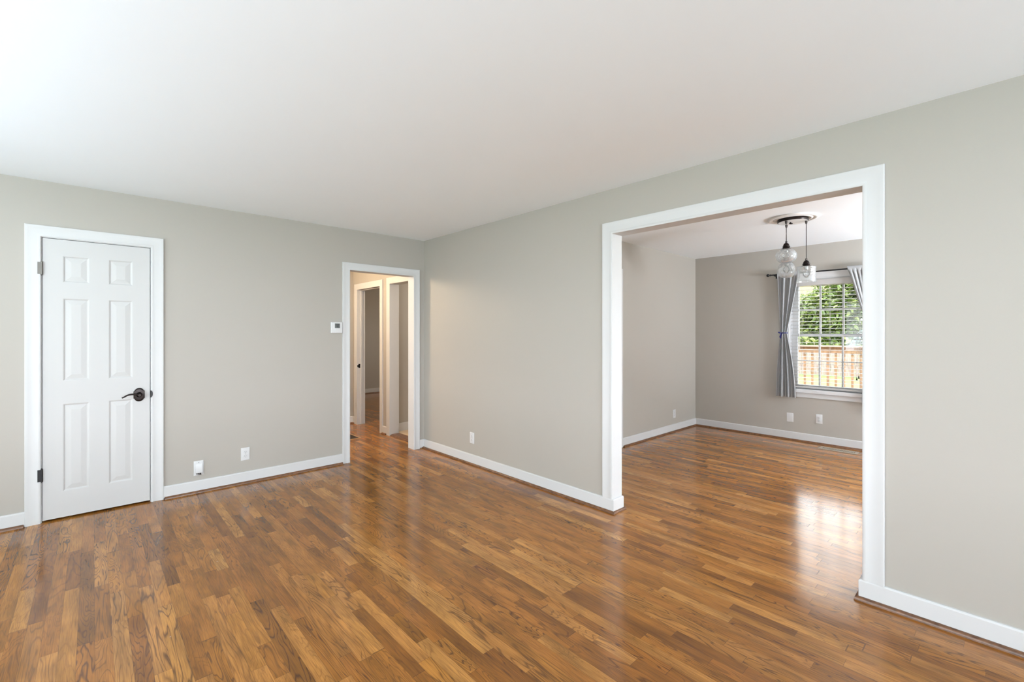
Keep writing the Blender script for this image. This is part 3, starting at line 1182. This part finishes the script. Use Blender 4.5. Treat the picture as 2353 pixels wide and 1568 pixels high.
pl = empty('pendant_light', (PC.x, PC.y, H - .012), 'bronze ceiling pendant cluster with three clear textured glass shades', 'pendant light')
cz = H - .0112
mb = MB()
mb.lathe([(.126, cz), (.128, cz - .004), (.128, cz - .024), (.124, cz - .029), (.119, cz - .029)], (PC.x, PC.y, 0), n=64)
cn = mb.build('canopy', 'bronze', pl, smooth=40)
mb = MB()
mb.lathe([(.119, cz - .0288), (.1185, cz - .0302), (.02, cz - .0302)], (PC.x, PC.y, 0), n=64)
mb.build('canopy_plate', 'plate_sheen', cn, smooth=40, label='canopy plate, bright reflection painted as pale colour')
mb = MB()
mb.lathe([(.004, cz - .0285), (.004, cz - .036), (.0095, cz - .038), (.011, cz - .044), (.008, cz - .050), (.001, cz - .052)], (PC.x - .03, PC.y + .012, 0), n=14)
mb.build('canopy_screw', 'bronze', cn, smooth=50)
mb = MB()
mb.lathe([(.003, cz - .0285), (.003, cz - .033), (.008, cz - .034), (.009, cz - .038), (.005, cz - .042)], (PC.x + .022, PC.y + .016, 0), n=14)
mb.build('canopy_screw', 'bronze', cn, smooth=50)


def pendant(p, ztop, shade, sway=0):
    x, y = p
    mb = MB()
    z0 = cz - .0285
    mb.lathe([(.010, z0), (.011, z0 - .008), (.009, z0 - .024), (.005, z0 - .030), (.003, z0 - .032)], (x, y, 0), n=14)
    mb.tube([(x + sway * math.sin(math.pi * k / 10), y, z0 - .030 - (z0 - .030 - ztop - .018) * k / 10) for k in range(11)], .0032, 8)
    mb.build('cord', 'cord', pl, smooth=60)
    mb = MB()
    # loop, cap and collar
    pts = [(x + .0075 * math.sin(a) * .735, y - .0075 * math.sin(a) * .678, ztop + .010 + .0085 * math.cos(a)) for a in [2 * math.pi * k / 16 for k in range(17)]]
    mb.tube(pts, .0030, 8)
    mb.lathe([(.004, ztop + .003), (.010, ztop), (.019, ztop - .007), (.025, ztop - .020), (.026, ztop - .030), (.032, ztop - .033), (.032, ztop - .038), (.027, ztop - .040),
              (.030, ztop - .047), (.040, ztop - .052), (.040, ztop - .055), (.02, ztop - .056)], (x, y, 0), n=28)
    mb.build('socket_cap', 'bronze', pl, smooth=40)
    zg = ztop - .055
    mb = MB()
    if shade == 'globe':
        prof = [(.036, zg)]
        for k in range(1, 18):
            a = math.pi * (.13 + .70 * k / 17)
            prof.append((.0875 * math.sin(a), zg - .066 + .073 * math.cos(a)))
    elif shade == 'jar':
        prof = [(.034, zg)]
        for k in range(1, 18):
            a = math.pi * (.13 + .70 * k / 17)
            prof.append((.0745 * math.sin(a) ** .8, zg - .076 + .082 * math.cos(a)))
    else:
        prof = [(.030, zg + .002), (.030, zg - .002), (.074, zg - .006), (.0785, zg - .011), (.0775, zg - .017), (.0745, zg - .022), (.0750, zg - .120), (.0785, zg - .138), (.0795, zg - .146)]
    inner = [(max(r - .0025, .002), z) for r, z in reversed(prof)]
    mb.lathe(prof + inner, (x, y, 0), n=64, cap=False)
    o = mb.build('glass_shade', 'ripple' if shade == 'drum' else 'globe', pl, smooth=50, label={'globe': 'round clear hammered glass shade', 'jar': 'rounded clear rippled glass shade', 'drum': 'drum shaped clear rippled glass shade'}[shade])
    mb = MB()
    mb.lathe([(.017, zg), (.017, zg - .028), (.014, zg - .034), (.010, zg - .036)], (x, y, 0), n=18)
    so = mb.build('lamp_socket', 'bulb_metal', pl, smooth=40)
    mb = MB()
    prof = [(.011, zg - .034)] + [(.008 + .020 * math.sin(math.pi * min(1, k / 12) * .93) ** 1.3, zg - .034 - .070 * k / 12) for k in range(1, 13)]
    mb.lathe(prof, (x, y, 0), n=24)
    mb.build('bulb', 'bulbglass', pl, smooth=60)
    return o


pendant((4.7501, 1.3727), 2.193, 'globe', .004)
pendant((4.9255, 1.4214), 2.092, 'jar')
pendant((4.8803, 1.2439), 2.030, 'drum')

# hall lamp (out of the photograph's view, lights the hall)
hl = empty('ceiling_lamp', (1.55, 5.7, H), 'round glowing flush lamp on the hall ceiling', 'ceiling lamp')
MB().lathe([(.15, H - .0005), (.15, H - .025), (.14, H - .03)], (1.55, 5.7, 0), n=40).build('base', 'nickel', hl, smooth=40)
mb = MB()
mb.lathe([(.138 * math.cos(k / 10 * math.pi / 2), H - .03 - .07 * math.sin(k / 10 * math.pi / 2)) for k in range(11)], (1.55, 5.7, 0), n=40)
mb.build('shade', 'lampglass', hl, smooth=60)
pt = D.lights.new('hall_lamp_light', 'POINT')
pt.energy = 62
pt.color = (1, .80, .58)
pt.shadow_soft_size = .12
pto = D.objects.new('hall_lamp_light', pt)
COL.objects.link(pto)
pto.location = (1.55, 5.7, 2.20)

pb = D.lights.new('bath_fill_light', 'POINT')  # added fill light without a fixture, brightens the bathroom
pb.energy = 32
pb.color = (1, .88, .74)
pb.shadow_soft_size = .12
pbo = D.objects.new('bath_fill_light', pb)
COL.objects.link(pbo)
pbo.location = (4.3, 4.3, 2.1)

# windows out of the photograph's view
def plain_window(n, axis, face, u0, u1, z0, z1, out, label):
    w = empty('window_%d' % n, (0, 0, 0), label, 'window', ST)
    mb = MB()
    def bx(a0, a1, ua, ub, za_, zb_):
        lo, hi = min(a0, a1), max(a0, a1)
        if axis == 'X':
            mb.box(lo, hi, ua, ub, za_, zb_)
        else:
            mb.box(ua, ub, lo, hi, za_, zb_)
    f0, f1 = face + out * .03, face + out * .08
    bx(f0, f1, u0, u0 + .05, z0, z1)
    bx(f0, f1, u1 - .05, u1, z0, z1)
    bx(f0, f1, u0 + .05, u1 - .05, z0, z0 + .05)
    bx(f0, f1, u0 + .05, u1 - .05, z1 - .05, z1)
    um = (u0 + u1) / 2
    bx(f0, f1, um - .025, um + .025, z0 + .05, z1 - .05)
    casing(mb, axis, face, -out, u0, u1, z1, zb=z0)
    mb.build('window_frame', 'trim', w, smooth=35)
    fm = face + out * .055
    mb = MB()
    for a, b_ in ((u0 + .05, um - .025), (um + .025, u1 - .05)):
        if axis == 'X':
            mb.quad((fm, a, z0 + .05), (fm, b_, z0 + .05), (fm, b_, z1 - .05), (fm, a, z1 - .05))
        else:
            mb.quad((a, fm, z0 + .05), (b_, fm, z0 + .05), (b_, fm, z1 - .05), (a, fm, z1 - .05))
    mb.build('pane', 'glass', w)


plain_window(2, 'X', XL, -1.2, 4.1, .55, 2.25, -1, 'wide white window in the wall left of the view')
plain_window(3, 'Y', YR, -1.2, 2.6, .55, 2.25, -1, 'wide white window in the wall behind the view')
plain_window(4, 'Y', -2.6, 3.9, 6.2, .55, 2.15, -1, 'unseen white window added in the dining right wall for light')  # unseen window, put in to light the dining room
plain_window(5, 'X', XW, 7.05, 8.15, 1.0, 2.0, 1, 'white window in the bedroom right wall')

# ------------------------------------------------------------------ outside
GZ = -.9
MB().box(-60, 90, -60, 60, GZ - .3, GZ).build('lawn', 'grass', kind='stuff', label='bright green lawn behind the house seen through the window', cat='lawn')
MB().box(XL - .1, XW + .14, YR - .1, 9.75, GZ, -.12).build('foundation', 'fascia', kind=ST, label='white foundation below the house floor', cat='foundation')
MB().box(XW + .20, 10.65, -2.5, 5.0, -.22, -.10).build('deck', 'cedar', kind=ST, label='brown cedar deck outside the dining window', cat='deck')

rl = empty('deck_railing', (10.5, 1.8, -.10), 'cedar deck railing with square balusters outside the dining window', 'railing')
MB().box(10.40, 10.62, -2.4, 4.9, 1.075, 1.108, .005, 1).build('cap_rail', 'cedar', rl)
MB().box(10.455, 10.495, -2.4, 4.9, .965, 1.075).build('top_rail', 'cedar', rl)
MB().box(10.455, 10.495, -2.4, 4.9, .02, .11).build('bottom_rail', 'cedar', rl)
y = 1.797 - .1296 * 12
while y < 4.3:
    MB().box(10.495, 10.533, y - .019, y + .019, -.02, 1.04).build('baluster', 'cedar', rl)
    y += .1296
for yp in (-1.9, .45, 4.75):
    MB().box(10.495, 10.585, yp - .045, yp + .045, -.10, 1.075).build('post', 'cedar', rl)

fe = empty('fence', (28.5, 5, GZ), 'weathered wooden privacy fence at the back of the yard', 'fence')
mb = MB()
y = -6.0
rnd = random.Random(2)
while y < 22:
    h = .86 + rnd.uniform(-.03, .03)
    mb.box(28.5, 28.52, y + .006, y + .144, GZ + .04, h)
    y += .15
mb.build('pickets', 'fence', fe)
mb = MB()
for z in (-.5, .45):
    mb.box(28.52, 28.56, -6, 22, z, z + .09)
mb.build('rails', 'fence', fe)


def tree(name, base, blobs, nleaf, size, label, branches, seed):
    rnd = random.Random(seed)
    t = empty(name, base, label, 'tree')
    mb = MB()
    for br in branches:
        pts, r0, r1 = br
        n = len(pts)
        mb.tube(pts, r0, 8, [r0 + (r1 - r0) * i / (n - 1) for i in range(n)])
    mb.build('trunk', 'bark', t, smooth=60)
    mb = MB()
    bm = mb.bm
    tot = sum(b[3] * b[4] * b[5] for b in blobs)
    for (cx_, cy_, cz_, ax, ay, az) in blobs:
        n = int(nleaf * ax * ay * az / tot)
        for _ in range(n):
            while True:
                u, v, w = rnd.uniform(-1, 1), rnd.uniform(-1, 1), rnd.uniform(-1, 1)
                d = u * u + v * v + w * w
                if d < 1 and rnd.random() < .25 + .75 * d:
                    break
            c = Vector((cx_ + u * ax, cy_ + v * ay, cz_ + w * az))
            L_ = size * rnd.uniform(.6, 1.25)
            Wd = L_ * rnd.uniform(.34, .5)
            a = Vector((rnd.gauss(0, 1), rnd.gauss(0, 1), rnd.gauss(-.5, .7))).normalized()
            nrm = Vector((rnd.gauss(0, .55), rnd.gauss(0, .55), 1)).normalized()
            s = a.cross(nrm)
            if s.length < .05:
                continue
            s.normalize()
            up = s.cross(a)
            P = [c, c + a * L_ * .35 + s * Wd * .5 + up * Wd * .12, c + a * L_ * .75 + s * Wd * .34 + up * Wd * .05, c + a * L_ - up * L_ * .08,
                 c + a * L_ * .75 - s * Wd * .34 + up * Wd * .05, c + a * L_ * .35 - s * Wd * .5 + up * Wd * .12, c + a * L_ * .5]
            V = [bm.verts.new(p) for p in P]
            for f in ((0, 1, 6), (1, 2, 6), (2, 3, 6), (3, 4, 6), (4, 5, 6), (5, 0, 6)):
                bm.faces.new([V[i] for i in f])
    mb.build('foliage', 'leaf', t, recalc=False)


tree('tree', (18.6, 1.6, GZ),
     [(18.2, 2.9, 2.2, 1.3, 1.8, 1.35), (18.6, 4.2, 2.0, 1.2, 1.0, .85), (18.4, 1.2, 2.6, 1.5, 1.7, 1.5), (18.3, 3.0, 3.2, 1.1, 1.1, .8), (18.4, 5.1, 1.75, .8, .8, .65),
      (17.8, 3.0, 1.22, .8, 1.3, .42), (17.9, 4.6, 1.12, .7, .8, .34)],
     17000, .21, 'leafy green tree in the yard beyond the deck railing',
     [([(18.6, 1.6, GZ + .02), (18.55, 1.7, .0), (18.5, 1.9, .9), (18.4, 2.3, 1.9), (18.3, 2.7, 3.2)], .13, .04),
      ([(18.5, 1.9, .9), (18.2, 3.0, 1.35), (18.1, 4.2, 1.55), (18.2, 5.2, 1.75)], .07, .02),
      ([(18.5, 1.9, 1.2), (18.0, 1.6, 1.45), (17.8, 1.2, 1.7), (17.9, .8, 2.2)], .07, .02)], 5)

hs = empty('house', (36, 12, GZ), 'tan neighbouring house gable behind the tree', 'house')
MB().box(33, 40, 7.3, 17, GZ, 5.2).build('wall', 'siding', hs)
mb = MB()
r = [[(x, 6.9, 5.15), (x, 12.15, 8.4), (x, 17.4, 5.15), (x, 17.4, 5.0), (x, 12.15, 8.25), (x, 6.9, 5.0)] for x in (32.6, 40.4)]
mb.strips(r, True)
mb.build('roof', 'fascia', hs)
MB().strips([[(x, 7.3, 5.2), (x, 17, 5.2), (x, 12.15, 8.2)] for x in (33, 33.1)], True).build('gable', 'siding', hs)
